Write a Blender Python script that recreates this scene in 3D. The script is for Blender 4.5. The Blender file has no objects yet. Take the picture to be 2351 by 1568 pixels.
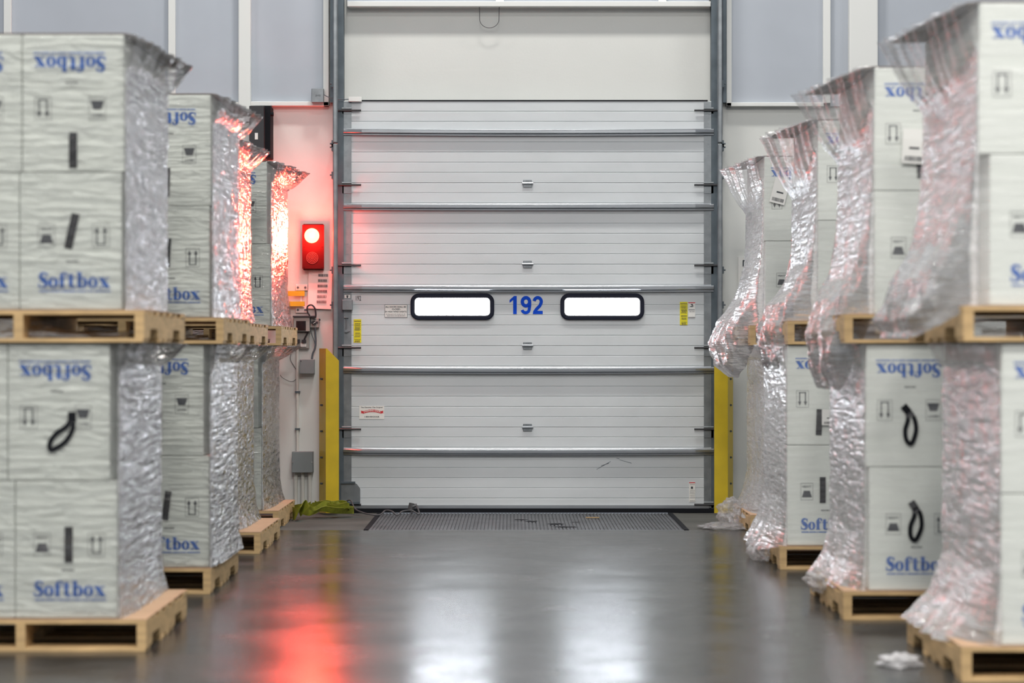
import bpy, math, random
from mathutils import Vector, Matrix, noise
random.seed(7)
S = bpy.context.scene
C = S.collection
PI = math.pi
# ------------------------------------------------------------------ camera, world, lights, exposure
F = 85.0/36.0*2351.0            # focal length in pixels
CX, HY, HC = 1175.5, 804.0, 1.219
def W(x, y, D):                 # measured point of the photograph at distance D -> place
    return Vector(((x-CX)*D/F, D, HC-(y-HY)*D/F))
cd = bpy.data.cameras.new('camera'); cam = bpy.data.objects.new('camera', cd); C.objects.link(cam)
cam.location = (0, 0, HC); cam.rotation_euler = (PI/2, 0, 0)
cd.lens = 85; cd.sensor_width = 36; cd.shift_y = 20/2351.0
cd.clip_start = .1; cd.clip_end = 100
cd.dof.use_dof = True; cd.dof.focus_distance = 17.9; cd.dof.aperture_fstop = 2.1
S.camera = cam
S.view_settings.view_transform = 'Standard'; S.view_settings.look = 'None'
S.view_settings.gamma = 1; S.view_settings.use_curve_mapping = False
S.view_settings.exposure = -0.3
w = bpy.data.worlds.new('hall_air'); S.world = w; w.use_nodes = True
w.node_tree.nodes['Background'].inputs[0].default_value = (.80, .88, 1, 1)
w.node_tree.nodes['Background'].inputs[1].default_value = .36
def area(name, loc, sx, sy, e, col=(1, .97, .92)):
    l = bpy.data.lights.new(name, 'AREA'); l.shape = 'RECTANGLE'; l.size = sx; l.size_y = sy
    l.energy = e; l.color = col
    o = bpy.data.objects.new(name, l); C.objects.link(o); o.location = loc
    o['kind'] = 'structure'
    return o
for yy, e in ((15.9, 190), (10.6, 90), (5.0, 380), (-1.5, 660)):
    for xx in (-4.2, 0, 4.2):
        area('ceiling_light', (xx, yy, 8.2), 1.3, .5, e*(1.5 if xx == 0 else .75))

# ------------------------------------------------------------------ materials
def mat(name, col, rough=.5, metal=0, spec=.5, emit=None, es=0, var=0, vscale=8, bump=0, bscale=60, stretch=(1, 1, 1)):
    m = bpy.data.materials.new(name); m.use_nodes = True
    n = m.node_tree.nodes; l = m.node_tree.links; b = n['Principled BSDF']
    b.inputs['Base Color'].default_value = (*col, 1); b.inputs['Roughness'].default_value = rough
    b.inputs['Metallic'].default_value = metal; b.inputs['Specular IOR Level'].default_value = spec
    if emit: b.inputs['Emission Color'].default_value = (*emit, 1); b.inputs['Emission Strength'].default_value = es
    if var or bump:
        tc = n.new('ShaderNodeTexCoord'); mp = n.new('ShaderNodeMapping'); mp.inputs['Scale'].default_value = stretch
        l.new(tc.outputs['Object'], mp.inputs['Vector'])
    if var:
        t = n.new('ShaderNodeTexNoise'); t.inputs['Scale'].default_value = vscale; t.inputs['Detail'].default_value = 6
        l.new(mp.outputs[0], t.inputs['Vector'])
        r = n.new('ShaderNodeMapRange'); r.inputs[1].default_value = .3; r.inputs[2].default_value = .7
        r.inputs[3].default_value = 1-var; r.inputs[4].default_value = 1+var*.6
        l.new(t.outputs['Fac'], r.inputs[0])
        mx = n.new('ShaderNodeMix'); mx.data_type = 'RGBA'; mx.blend_type = 'MULTIPLY'; mx.inputs[0].default_value = 1
        mx.inputs[6].default_value = (*col, 1); l.new(r.outputs[0], mx.inputs[7]); l.new(mx.outputs[2], b.inputs['Base Color'])
    if bump:
        t = n.new('ShaderNodeTexNoise'); t.inputs['Scale'].default_value = bscale; t.inputs['Detail'].default_value = 4
        l.new(mp.outputs[0], t.inputs['Vector'])
        bp = n.new('ShaderNodeBump'); bp.inputs['Strength'].default_value = bump; bp.inputs['Distance'].default_value = .01
        l.new(t.outputs['Fac'], bp.inputs['Height']); l.new(bp.outputs[0], b.inputs['Normal'])
    return m
M = {}
M['wall'] = mat('white_wall_paint', (.66, .67, .645), .55, var=.04, vscale=1.5, bump=.05)
M['grey_panel'] = mat('blue_grey_wall_panel', (.43, .465, .52), .5, var=.05, vscale=2)
M['frame_white'] = mat('white_frame_paint', (.74, .75, .73), .45)
M['door'] = mat('white_door_steel', (.60, .63, .65), .42, var=.045, vscale=2.2, stretch=(1, 1, 3))
M['galv'] = mat('galvanized_steel', (.25, .27, .285), .38, metal=.75, var=.18, vscale=14)
M['strut'] = mat('bright_galvanized_steel', (.40, .42, .445), .30, metal=.9, var=.12, vscale=6, stretch=(.3, 1, 1))
M['dark_steel'] = mat('blue_grey_steel', (.10, .125, .145), .5, metal=.5, var=.2, vscale=9)
M['black'] = mat('black_rubber', (.008, .009, .012), .75, spec=.15)
M['black_plastic'] = mat('black_plastic', (.02, .02, .024), .4)
M['navy'] = mat('dark_window_gasket', (.007, .009, .022), .5, spec=.2)
M['pane'] = mat('daylit_frosted_pane', (.8, .85, .9), .3, emit=(.86, .92, 1), es=40)
M['blue'] = mat('blue_number_vinyl', (.001, .065, .58), .6, spec=.15)
M['blue_ink'] = mat('blue_carton_ink', (.02, .12, .46), .6)
M['ink'] = mat('dark_carton_ink', (.035, .04, .05), .6)
M['red_ink'] = mat('red_label_ink', (.6, .02, .03), .5)
M['yellow'] = mat('yellow_safety_paint', (.60, .43, .012), .45, var=.12, vscale=7)
M['yellow_label'] = mat('yellow_label_paper', (.75, .66, .01), .5)
M['paper'] = mat('white_paper', (.78, .77, .74), .6)
M['carton'] = mat('white_coated_carton', (.72, .75, .70), .5, var=.03, vscale=5)
M['wood'] = mat('pale_pallet_wood', (.56, .38, .185), .7, var=.28, vscale=6, bump=.15, bscale=40, stretch=(1, 1, 5))
M['card'] = mat('brown_cardboard', (.46, .29, .175), .75, var=.08)
M['card_grey'] = mat('grey_cardboard', (.20, .165, .145), .8, var=.15)
M['grey_box'] = mat('grey_painted_enclosure', (.20, .23, .24), .45, var=.06)
M['beige_box'] = mat('light_grey_enclosure', (.30, .295, .275), .45)
M['conduit'] = mat('painted_conduit', (.60, .60, .56), .45)
M['webbing'] = mat('lime_webbing', (.22, .24, .015), .65, var=.3, vscale=30)
M['amber'] = mat('amber_plastic', (.85, .5, .01), .3)
M['glow_red_case'] = mat('glow_tinted_lamp_case', (.045, .0008, .0012), .5, spec=.15)  # red of the lamp's glow painted into the housing colour
M['lens'] = mat('lit_red_lens', (.6, .02, .01), .3, emit=(1, .10, .035), es=30)
M['deck'] = mat('worn_steel_deck', (.085, .09, .098), .45, metal=.3, var=.45, vscale=5)
M['apron'] = mat('rough_concrete', (.095, .096, .088), .8, spec=.2, var=.25, vscale=3, bump=.2)
M['cord'] = mat('grey_rubber_cable', (.08, .08, .085), .5)
M['screen'] = mat('dark_screen', (.01, .01, .012), .15)

def floor_mat():
    m = bpy.data.materials.new('polished_concrete'); m.use_nodes = True
    n = m.node_tree.nodes; l = m.node_tree.links; b = n['Principled BSDF']
    tc = n.new('ShaderNodeTexCoord')
    t = n.new('ShaderNodeTexNoise'); t.inputs['Scale'].default_value = 1.9; t.inputs['Detail'].default_value = 9; t.inputs['Roughness'].default_value = .6
    l.new(tc.outputs['Object'], t.inputs['Vector'])
    cr = n.new('ShaderNodeValToRGB'); cr.color_ramp.elements[0].position = .3; cr.color_ramp.elements[1].position = .72
    cr.color_ramp.elements[0].color = (.020, .021, .021, 1); cr.color_ramp.elements[1].color = (.064, .063, .060, 1)
    l.new(t.outputs['Fac'], cr.inputs[0]); l.new(cr.outputs[0], b.inputs['Base Color'])
    r = n.new('ShaderNodeMapRange'); r.inputs[1].default_value = .3; r.inputs[2].default_value = .7
    r.inputs[3].default_value = .17; r.inputs[4].default_value = .29
    l.new(t.outputs['Fac'], r.inputs[0]); l.new(r.outputs[0], b.inputs['Roughness'])
    b.inputs['Specular IOR Level'].default_value = .32
    t2 = n.new('ShaderNodeTexNoise'); t2.inputs['Scale'].default_value = 3.2; t2.inputs['Detail'].default_value = 6
    l.new(tc.outputs['Object'], t2.inputs['Vector'])
    bp = n.new('ShaderNodeBump'); bp.inputs['Strength'].default_value = .05; bp.inputs['Distance'].default_value = .01
    l.new(t2.outputs['Fac'], bp.inputs['Height']); l.new(bp.outputs[0], b.inputs['Normal'])
    return m
M['floor'] = floor_mat()

def film_mat(name, gloss_rough=.11, tint=(.92, .92, .95), gk=1.9, bs=.85, tr_=.4):
    # stretch film: clear where one layer, milky where the 'layers' attribute is high; wrinkled gloss
    m = bpy.data.materials.new(name); m.use_nodes = True
    n = m.node_tree.nodes; l = m.node_tree.links
    for x in list(n): n.remove(x)
    out = n.new('ShaderNodeOutputMaterial')
    at = n.new('ShaderNodeAttribute'); at.attribute_name = 'layers'
    tc = n.new('ShaderNodeTexCoord'); mp = n.new('ShaderNodeMapping')
    mp.inputs['Rotation'].default_value = (.5, .35, .45); mp.inputs['Scale'].default_value = (4, 2.2, 14)
    l.new(tc.outputs['Object'], mp.inputs['Vector'])
    t = n.new('ShaderNodeTexNoise'); t.inputs['Scale'].default_value = 1.7; t.inputs['Detail'].default_value = 5; t.inputs['Distortion'].default_value = 1.4
    l.new(mp.outputs[0], t.inputs['Vector'])
    mp2 = n.new('ShaderNodeMapping'); mp2.inputs['Scale'].default_value = (2, 2, 22); mp2.inputs['Rotation'].default_value = (0, .06, 0)
    l.new(tc.outputs['Object'], mp2.inputs['Vector'])
    t2 = n.new('ShaderNodeTexNoise'); t2.inputs['Scale'].default_value = 2.0; t2.inputs['Detail'].default_value = 3
    l.new(mp2.outputs[0], t2.inputs['Vector'])
    ad = n.new('ShaderNodeMath'); ad.operation = 'ADD'; l.new(t.outputs['Fac'], ad.inputs[0]); l.new(t2.outputs['Fac'], ad.inputs[1])
    bp = n.new('ShaderNodeBump'); bp.inputs['Strength'].default_value = bs; bp.inputs['Distance'].default_value = .035
    l.new(ad.outputs[0], bp.inputs['Height'])
    df = n.new('ShaderNodeBsdfDiffuse'); df.inputs[0].default_value = (*tint, 1)
    tl = n.new('ShaderNodeBsdfTranslucent'); tl.inputs[0].default_value = (*tint, 1)
    milk = n.new('ShaderNodeMixShader'); milk.inputs[0].default_value = tr_; l.new(df.outputs[0], milk.inputs[1]); l.new(tl.outputs[0], milk.inputs[2])
    tr = n.new('ShaderNodeBsdfTransparent'); tr.inputs[0].default_value = (.97, .97, .97, 1)
    # milkiness = layers * (0.6 + 0.8*noise)
    r = n.new('ShaderNodeMapRange'); r.inputs[1].default_value = .35; r.inputs[2].default_value = .65; r.inputs[3].default_value = .55; r.inputs[4].default_value = 1.25
    l.new(t2.outputs['Fac'], r.inputs[0])
    mu = n.new('ShaderNodeMath'); mu.operation = 'MULTIPLY'; mu.use_clamp = True
    l.new(at.outputs['Fac'], mu.inputs[0]); l.new(r.outputs[0], mu.inputs[1])
    mx = n.new('ShaderNodeMixShader'); l.new(mu.outputs[0], mx.inputs[0]); l.new(tr.outputs[0], mx.inputs[1]); l.new(milk.outputs[0], mx.inputs[2])
    gl = n.new('ShaderNodeBsdfGlossy'); gl.inputs['Roughness'].default_value = gloss_rough; l.new(bp.outputs[0], gl.inputs['Normal'])
    fr = n.new('ShaderNodeFresnel'); fr.inputs['IOR'].default_value = 1.5; l.new(bp.outputs[0], fr.inputs['Normal'])
    f2 = n.new('ShaderNodeMath'); f2.operation = 'MULTIPLY'; f2.use_clamp = True
    gr = n.new('ShaderNodeMapRange'); gr.inputs[1].default_value = .03; gr.inputs[2].default_value = .5; gr.inputs[3].default_value = .35*gk; gr.inputs[4].default_value = gk
    l.new(at.outputs['Fac'], gr.inputs[0]); l.new(gr.outputs[0], f2.inputs[1])
    l.new(fr.outputs[0], f2.inputs[0])
    m2 = n.new('ShaderNodeMixShader'); l.new(f2.outputs[0], m2.inputs[0]); l.new(mx.outputs[0], m2.inputs[1]); l.new(gl.outputs[0], m2.inputs[2])
    l.new(m2.outputs[0], out.inputs[0])
    return m
M['film'] = film_mat('clear_stretch_film')
M['film_soft'] = film_mat('milky_stretch_film', .24, (.93, .92, .94), .6, .42, .5)

# ------------------------------------------------------------------ helpers
class MB:
    def __init__(s): s.v = []; s.f = []
    def poly(s, pts):
        k = len(s.v); s.v += [tuple(p) for p in pts]; s.f.append(tuple(range(k, k+len(pts)))); return s
    def box(s, x0, x1, y0, y1, z0, z1):
        k = len(s.v)
        s.v += [(x0, y0, z0), (x1, y0, z0), (x1, y1, z0), (x0, y1, z0), (x0, y0, z1), (x1, y0, z1), (x1, y1, z1), (x0, y1, z1)]
        s.f += [tuple(k+i for i in q) for q in ((0, 3, 2, 1), (4, 5, 6, 7), (0, 1, 5, 4), (1, 2, 6, 5), (2, 3, 7, 6), (3, 0, 4, 7))]
        return s
    def prism(s, pts, d):       # pts: ring of 3D points, d: extrusion vector
        k = len(s.v); n = len(pts); d = Vector(d)
        s.v += [tuple(p) for p in pts] + [tuple(Vector(p)+d) for p in pts]
        s.f.append(tuple(range(k, k+n))); s.f.append(tuple(range(k+2*n-1, k+n-1, -1)))
        for i in range(n):
            j = (i+1) % n; s.f.append((k+j, k+i, k+n+i, k+n+j))
        return s
    def cyl(s, a, b, r, n=14, r2=None):
        a = Vector(a); b = Vector(b); d = (b-a).normalized(); u = d.orthogonal().normalized(); w_ = d.cross(u)
        r2 = r if r2 is None else r2; k = len(s.v)
        for p, rr in ((a, r), (b, r2)):
            for i in range(n):
                t = 2*PI*i/n; s.v.append(tuple(p+u*rr*math.cos(t)+w_*rr*math.sin(t)))
        for i in range(n):
            j = (i+1) % n; s.f.append((k+i, k+j, k+n+j, k+n+i))
        s.f.append(tuple(range(k+n-1, k-1, -1))); s.f.append(tuple(range(k+n, k+2*n)))
        return s
    def tube(s, pts, r, n=8, sub=6):
        P = catmull(pts, sub); k = len(s.v); prev = None
        for i, p in enumerate(P):
            d = (P[min(i+1, len(P)-1)]-P[max(i-1, 0)]).normalized()
            u = d.orthogonal().normalized() if prev is None else (prev-d*prev.dot(d)).normalized()
            prev = u; w_ = d.cross(u)
            for j in range(n):
                t = 2*PI*j/n; s.v.append(tuple(p+u*r*math.cos(t)+w_*r*math.sin(t)))
        for i in range(len(P)-1):
            for j in range(n):
                q = (j+1) % n; s.f.append((k+i*n+j, k+i*n+q, k+(i+1)*n+q, k+(i+1)*n+j))
        s.f.append(tuple(range(k+n-1, k-1, -1))); e = k+(len(P)-1)*n; s.f.append(tuple(range(e, e+n)))
        return s
    def build(s, name, m, parent=None, smooth=False, bevel=0, loc=None):
        me = bpy.data.meshes.new(name); me.from_pydata(s.v, [], s.f); me.update()
        return link(name, me, m, parent, smooth, bevel, loc)
def catmull(pts, sub):
    pts = [Vector(p) for p in pts]; Q = [pts[0]]+pts+[pts[-1]]; out = []
    for i in range(1, len(Q)-2):
        a, b, c, d = Q[i-1:i+3]
        for k in range(sub):
            t = k/sub; out.append(.5*((2*b)+(c-a)*t+(2*a-5*b+4*c-d)*t*t+(3*b-a-3*c+d)*t**3))
    out.append(pts[-1]); return out
def link(name, me, m, parent=None, smooth=False, bevel=0, loc=None):
    if m and not me.materials: me.materials.append(M[m] if isinstance(m, str) else m)
    o = bpy.data.objects.new(name, me); C.objects.link(o)
    if parent: o.parent = parent
    if loc is not None: o.location = loc
    if smooth:
        for p in me.polygons: p.use_smooth = True
    if bevel:
        b = o.modifiers.new('bevel', 'BEVEL'); b.width = bevel; b.segments = 2; b.limit_method = 'ANGLE'
    return o
def tag(o, label, cat, group=None):
    o['label'] = label; o['category'] = cat
    if group: o['group'] = group
    return o
def struct(o): o['kind'] = 'structure'; return o
def empty(name, loc, rz=0):
    o = bpy.data.objects.new(name, None); C.objects.link(o); o.location = loc; o.rotation_euler = (0, 0, rz); o.empty_display_size = .1
    return o
def dup(o, parent=None):
    c = o.copy(); C.objects.link(c)
    if parent: c.parent = parent
    for ch in list(o.children): dup(ch, c)
    return c
_dg = None
def text_mesh(s, x0, z0, wd, ht, y=0, bold=0.0, rot=0):
    cu = bpy.data.curves.new('lettering', 'FONT'); cu.body = s; cu.offset = bold; cu.resolution_u = 3
    o = bpy.data.objects.new('lettering', cu); C.objects.link(o)
    dg = bpy.context.evaluated_depsgraph_get(); me = bpy.data.meshes.new_from_object(o.evaluated_get(dg))
    bpy.data.objects.remove(o); bpy.data.curves.remove(cu)
    xs = [v.co.x for v in me.vertices]; ys = [v.co.y for v in me.vertices]
    ax, bx, ay, by = min(xs), max(xs), min(ys), max(ys)
    mb = MB(); mb.v = [(x0+(v.co.x-ax)/(bx-ax)*wd, y, z0+(v.co.y-ay)/(by-ay)*ht) for v in me.vertices]
    mb.f = [tuple(p.vertices) for p in me.polygons]; bpy.data.meshes.remove(me)
    return mb
def add(a, b, fn=None):
    k = len(a.v); a.v += [fn(p) if fn else p for p in b.v]; a.f += [tuple(k+i for i in f) for f in b.f]; return a

# ------------------------------------------------------------------ setting: floor, wall, framed panels
YW, YD = 18.24, 18.14            # wall face, door face
LV0, LV1 = 16.38, 18.10          # dock leveller pit front and back
MB().box(-9, 9, -4, LV0, -.2, 0).build('floor', 'floor')['kind'] = 'structure'
fl = MB().box(-9, -1.06, LV0, YW, -.2, -.001).box(1.25, 9, LV0, YW, -.2, -.001).box(-1.06, 1.25, LV0, YW, -.2, -.06).box(-1.06,-1.007,LV0,YW,-.06,0).box(1.20,1.25,LV0,YW,-.06,0)
struct(fl.build('floor_apron', 'apron')).name = 'trim_20'
struct(MB().box(-9, 9, YW, YW+.25, 0, 8.5).build('wall_back', 'wall'))
def px_box(x0, x1, y0, y1, D, th, mb=None):
    a = W(x0, y1, D); b = W(x1, y0, D); mb = mb or MB(); mb.box(a.x, b.x, D, D+th, a.z, b.z); return mb
def panel(n, x0, x1, y1, frames, y0=-900):
    p = struct(px_box(x0, x1, y0, y1, YW-.03, .03).build('trim_%d' % n, 'grey_panel'))
    if frames:
        mb = MB()
        for f in frames: px_box(*f, YW-.065, .065, mb)
        mb.build('panel_frame', 'frame_white', p, bevel=.004)
    return p
panel(1, 577, 745, 236, [(742, 755, -900, 243), (566, 755, 233, 243)])
panel(2, 400, 548, 240, [(386, 402, -900, 243), (386, 552, 234, 243)])
panel(3, 25, 388, 240, [(8, 25, -900, 243), (8, 388, 234, 243)])
panel(4, -500, 9, 240, None)
panel(5, 1678, 1892, 238, [(1668, 1680, -900, 244), (1668, 1907, 235, 244), (1890, 1907, -900, 244)])
panel(6, 1906, 1952, 244, None)
panel(7, 2015, 2500, 300, None)
panel(8, 797, 1628, 8, [(797, 1630, 4, 16), (1138, 1157, -900, 6), (1512, 1530, -900, 6)])
struct(px_box(547, 575, -900, 1173, YW-.09, .09).build('trim_9', 'frame_white', bevel=.008))
struct(px_box(1950, 2016, -900, 1173, YW-.10, .10).build('trim_10', 'frame_white', bevel=.008))
struct(px_box(797, 1632, 3, 15, YW-.105, .105).build('trim_11', 'frame_white', bevel=.004))
# thin wire loop hanging under the ledge
cx = W(1123, 30, YD-.02); mb = MB()
mb.tube([W(1100, 12, YW-.07), W(1101, 22, YW-.07)]+[W(1123.5+22*math.cos(t), 44-20*math.sin(t), YW-.07) for t in [PI+PI*i/10 for i in range(11)]]+[W(1146, 22, YW-.07), W(1147, 12, YW-.07)], .0025)
tag(mb.build('wire_loop', 'cord', smooth=True), 'thin grey wire loop hanging below the white ledge over the door', 'wire')

# ------------------------------------------------------------------ dock door
door = empty('door_1', (W(1210, 0, YD).x, YD, 0)); struct(door)
dl = door.location.copy()
def D_(mb, name, m, parent=None, **k):
    mb.v = [tuple(Vector(p)-dl) for p in mb.v]
    return mb.build(name, m, parent or door, **k)
ybs = [232, 419.6, 606.6, 793.6, 980.6, 1167.5]
xa, xb = W(783, 0, YD).x, W(1638, 0, YD).x
for i in range(5):
    zt, zb = W(0, ybs[i], YD).z, W(0, ybs[i+1], YD).z
    prof = [(YD+.045, zb), (YD+.002, zb+.001), (YD, zb+.003)]
    k = 1
    while True:
        zg = zb+k*23.4*YD/F
        if zg > zt-.02: break
        prof += [(YD, zg-.0035), (YD+.0045, zg+.0015), (YD+.0045, zg+.003), (YD, zg+.0035)]
        k += 1
    prof += [(YD, zt-.003), (YD+.002, zt-.001), (YD+.045, zt-.001)]
    mb = MB(); mb.prism([(xa, y, z) for y, z in prof], (xb-xa, 0, 0)); D_(mb, 'door_section', 'door')
# struts
SP = [(0, .026), (.010, .026), (.014, .021), (.046, .019), (.055, .012), (.055, -.003), (.048, -.008), (.020, -.010), (.020, -.0135), (.034, -.016), (.034, -.0215), (0, -.026)]
for y in (303.5, 476, 663, 850.5, 1037.5):
    mb = MB(); x0, x1 = W(789, 0, YD).x, W(1638, 0, YD).x; N = 40; k0 = 0
    rings = []
    for i in range(N+1):
        t = i/N; dip = .006*(1-(2*t-1)**2)*(1 if y != 476 else .3); e = min(t, 1-t)/.05; e = min(1, e)
        zc = W(0, y, YD-.03).z-dip+.003
        base = len(mb.v)
        for (o, z) in SP: mb.v.append((x0+(x1-x0)*t, YD-o*(.55+.45*e)-.0005, zc+z*(1.12-.12*e)))
        rings.append(base)
    n = len(SP)
    for a, b in zip(rings, rings[1:]):
        for j in range(n-1): mb.f.append((a+j, a+j+1, b+j+1, b+j))
    mb.f.append(tuple(range(rings[0], rings[0]+n))); mb.f.append(tuple(range(rings[-1]+n-1, rings[-1]-1, -1)))
    D_(mb, 'strut', 'strut')
# end stiles with rivets, roller hinges
for (x0, x1, sgn) in ((785, 807, 1), (1616, 1638, -1)):
    mb = px_box(x0, x1, 234, 1166, YD-.004, .003)
    for y in [262, 283, 330, 356, 380, 450, 520, 560, 583, 640, 700, 730, 770, 820, 880, 925, 950, 965, 990, 1010, 1070, 1120]:
        c = W((x0+x1)/2+random.uniform(-1, 1), y, YD-.004); mb.cyl(c, c+Vector((0, -.003, 0)), .0055, 8)
    D_(mb, 'end_stile', 'galv')
    for y in (251, 422, 607, 796, 983, 1156):
        xm = (x0+x1)/2
        mb = px_box(xm-10, xm+11, y-3, y+(10 if y > 1100 or y < 300 else 22), YD-.010, .006)
        a = W(xm-11, y-2, YD-.02); b = W(xm+11, y-2, YD-.02); mb.cyl(a, b, .009, 12); mb.cyl(a+Vector((0, 0, -.016)), b+Vector((0, 0, -.016)), .006, 10)
        h = D_(mb, 'roller_hinge', 'galv')
        mb = MB(); a = W(xm-(20 if sgn > 0 else -20), y+2.5, YD-.025); b = W(xm+sgn*33, y+2.5, YD-.025); mb.cyl(a, b, .0075, 10)
        mb.v = [tuple(Vector(p)-dl) for p in mb.v]; mb.build('roller_stem', 'black_plastic', h, smooth=False)
for y in (421, 606.5, 793.5, 981):
    mb = px_box(1201, 1221, y-8, y-1, YD-.008, .006); px_box(1201, 1221, y+2, y+9, YD-.008, .006, mb)
    h = D_(mb, 'centre_hinge', 'galv', bevel=.001)
    mb = MB(); mb.cyl(W(1199, y, YD-.012), W(1224, y, YD-.012), .010, 12); mb.v = [tuple(Vector(p)-dl) for p in mb.v]; mb.build('hinge_barrel', 'strut', h)
    for xx in (1205, 1217):
        for yy in (y-5, y+6):
            mb = MB(); c = W(xx, yy, YD-.008); mb.cyl(c, c+Vector((0, -.004, 0)), .004, 8); mb.v = [tuple(Vector(p)-dl) for p in mb.v]; mb.build('screw_head', 'strut', h)
# bottom retainer and seal, top edge line
mb = px_box(795, 1628, 1160, 1168, YD-.012, .010); 
for xx in (1032, 1212, 1392, 1540):
    c = W(xx, 1163, YD-.012); mb.cyl(c, c+Vector((0, -.003, 0)), .005, 8)
D_(mb, 'bottom_retainer', 'strut')
D_(px_box(783, 1640, 1167.5, 1177, YD-.03, .07), 'bottom_seal', 'black')
D_(px_box(800, 1625, 229.5, 232, YD-.006, .02), 'top_seal', 'black')
D_(px_box(800, 830, 222, 233, YD-.04, .03), 'top_fixture', 'frame_white', bevel=.002)
# windows
def rrect(cx, cz, w_, h, r, n=6):
    out = []
    for (sx, sz, a0) in ((1, 1, 0), (-1, 1, PI/2), (-1, -1, PI), (1, -1, 1.5*PI)):
        for i in range(n+1):
            a = a0+PI/2*i/n; out.append((cx+sx*(w_/2-r)+r*math.cos(a), cz+sz*(h/2-r)+r*math.sin(a)))
    return out
def frame_mesh(cx, cz, w_, h, r, t, y0, y1):
    A = rrect(cx, cz, w_, h, r); A2 = rrect(cx, cz, w_-.012, h-.012, r-.004); B = rrect(cx, cz, w_-2*t, h-2*t, max(r-t, .012)); n = len(A); mb = MB()
    k = 0
    mb.v = [(x, y1, z) for x, z in A]+[(x, y0+.004, z) for x, z in A]+[(x, y0, z) for x, z in A2]+[(x, y0, z) for x, z in B]+[(x, y1, z) for x, z in B]
    for q in range(4):
        for i in range(n):
            j = (i+1) % n; mb.f.append((q*n+i, q*n+j, (q+1)*n+j, (q+1)*n+i))
    return mb
for (x0, x1) in ((942.5, 1134.5), (1286.7, 1479)):
    c = W((x0+x1)/2, 704, YD-.02); s = YD/F
    wf = D_(frame_mesh(c.x, c.z, (x1-x0)*s, 60.5*s, 19*s, 8.6*s, YD-.024, YD-.001), 'window_frame', 'navy')
    mb = frame_mesh(c.x, c.z, (x1-x0-16.8)*s, 43.6*s, 10*s, 2.2*s, YD-.017, YD-.002); mb.v = [tuple(Vector(p)-dl) for p in mb.v]; mb.build('inner_trim', 'frame_white', wf)
    B = rrect(c.x, c.z, (x1-x0-20)*s, 40*s, 8*s); mb = MB(); mb.prism([(x, YD-.012, z) for x, z in B], (0, .008, 0)); mb.v = [tuple(Vector(p)-dl) for p in mb.v]
    mb.build('pane', 'pane', wf)
# number
a = W(1170, 721, YD-.002)
def stroke(mb, pts, wd, y):
    n = len(pts); L = []
    for i, p in enumerate(pts):
        a_ = pts[max(0, i-1)]; b_ = pts[min(n-1, i+1)]; d = Vector((b_[0]-a_[0], b_[1]-a_[1])).normalized(); L.append((p, Vector((-d.y, d.x))*wd/2))
    for (p, u), (q, v) in zip(L, L[1:]): mb.poly([(p[0]+u.x, y, p[1]+u.y), (p[0]-u.x, y, p[1]-u.y), (q[0]-v.x, y, q[1]-v.y), (q[0]+v.x, y, q[1]+v.y)])
mb = MB(); yy = YD-.0025; A_ = lambda cx, cz, rx, rz, a0, a1, n=14: [(cx+rx*math.cos(a0+(a1-a0)*i/n), cz+rz*math.sin(a0+(a1-a0)*i/n)) for i in range(n+1)]
mb.poly([(.20, yy, 0), (.40, yy, 0), (.40, yy, 1), (.25, yy, 1), (.20, yy, .90)]); mb.poly([(.25, yy, 1), (.20, yy, .78), (0, yy, .62), (0, yy, .78)])
stroke(mb, A_(.92, .68, .205, .225, 0, 2*PI, 24), .19, yy); stroke(mb, [(1.135, .68), (1.13, .45), (1.10, .28)]+A_(.90, .27, .20, .195, -.1, -PI*.93, 10), .17, yy)
stroke(mb, A_(1.58, .69, .20, .22, PI*.95, -.35, 12)+[(1.70, .46), (1.52, .28), (1.42, .14), (1.40, .09)], .18, yy); mb.poly([(1.30, yy, 0), (1.86, yy, 0), (1.86, yy, .18), (1.33, yy, .18)])
off = {}
for i, f in enumerate(mb.f):
    for q in f: off[q] = (i % 5)*.0003
mb.v = [(a.x+p[0]/1.86*76*s, p[1]-off[i], a.z+p[2]*41.5*s) for i, p in enumerate(mb.v)]; D_(mb, 'door_number', 'blue')
# stickers on the door
def sticker(x0, x1, y0, y1, m, name):
    return D_(px_box(x0, x1, y0, y1, YD-.0032, .003), name, m)
def ink(parent, items, m, name='print'):
    mb = MB()
    for it in items:
        if isinstance(it[0], str):
            t, x0, x1, y0, y1, b = it; p = W(x0, y1, YD); add(mb, text_mesh(t, p.x, p.z, (x1-x0)*s, (y1-y0)*s, YD-.0042, b))
        else:
            x0, x1, y0, y1 = it; p = W(x0, y1, YD); q = W(x1, y0, YD); mb.poly([(p.x, YD-.0042, p.z), (q.x, YD-.0042, p.z), (q.x, YD-.0042, q.z), (p.x, YD-.0042, q.z)])
    mb.v = [tuple(Vector(p)-dl) for p in mb.v]; return mb.build(name, m, parent)
def lines(x0, x1, ys, h=1.0):
    out = []
    for y in ys:
        x = x0+random.uniform(0, 2)
        while x < x1-1:
            q = min(x1, x+random.uniform(1.5, 4)); out.append((x, q, y, y+h)); x = q+.7
    return out
st = sticker(883, 935, 699, 729, 'paper', 'wind_notice_label'); st['label'] = 'white label about closing doors in high wind'
ink(st, [('ALL DOORS SHALL BE', 885, 932, 702.5, 706.5, .02), ('CLOSED', 900, 919, 708, 712, .02), ('IN HIGH WIND EVENTS', 884.5, 933, 713.6, 717.6, .02),
         (883, 935, 699, 699.8), (883, 935, 728.2, 729), (883, 883.8, 699, 729), (934.2, 935, 699, 729)]+lines(886, 932, (720.5, 724.5), 1.2), 'ink')
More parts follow.
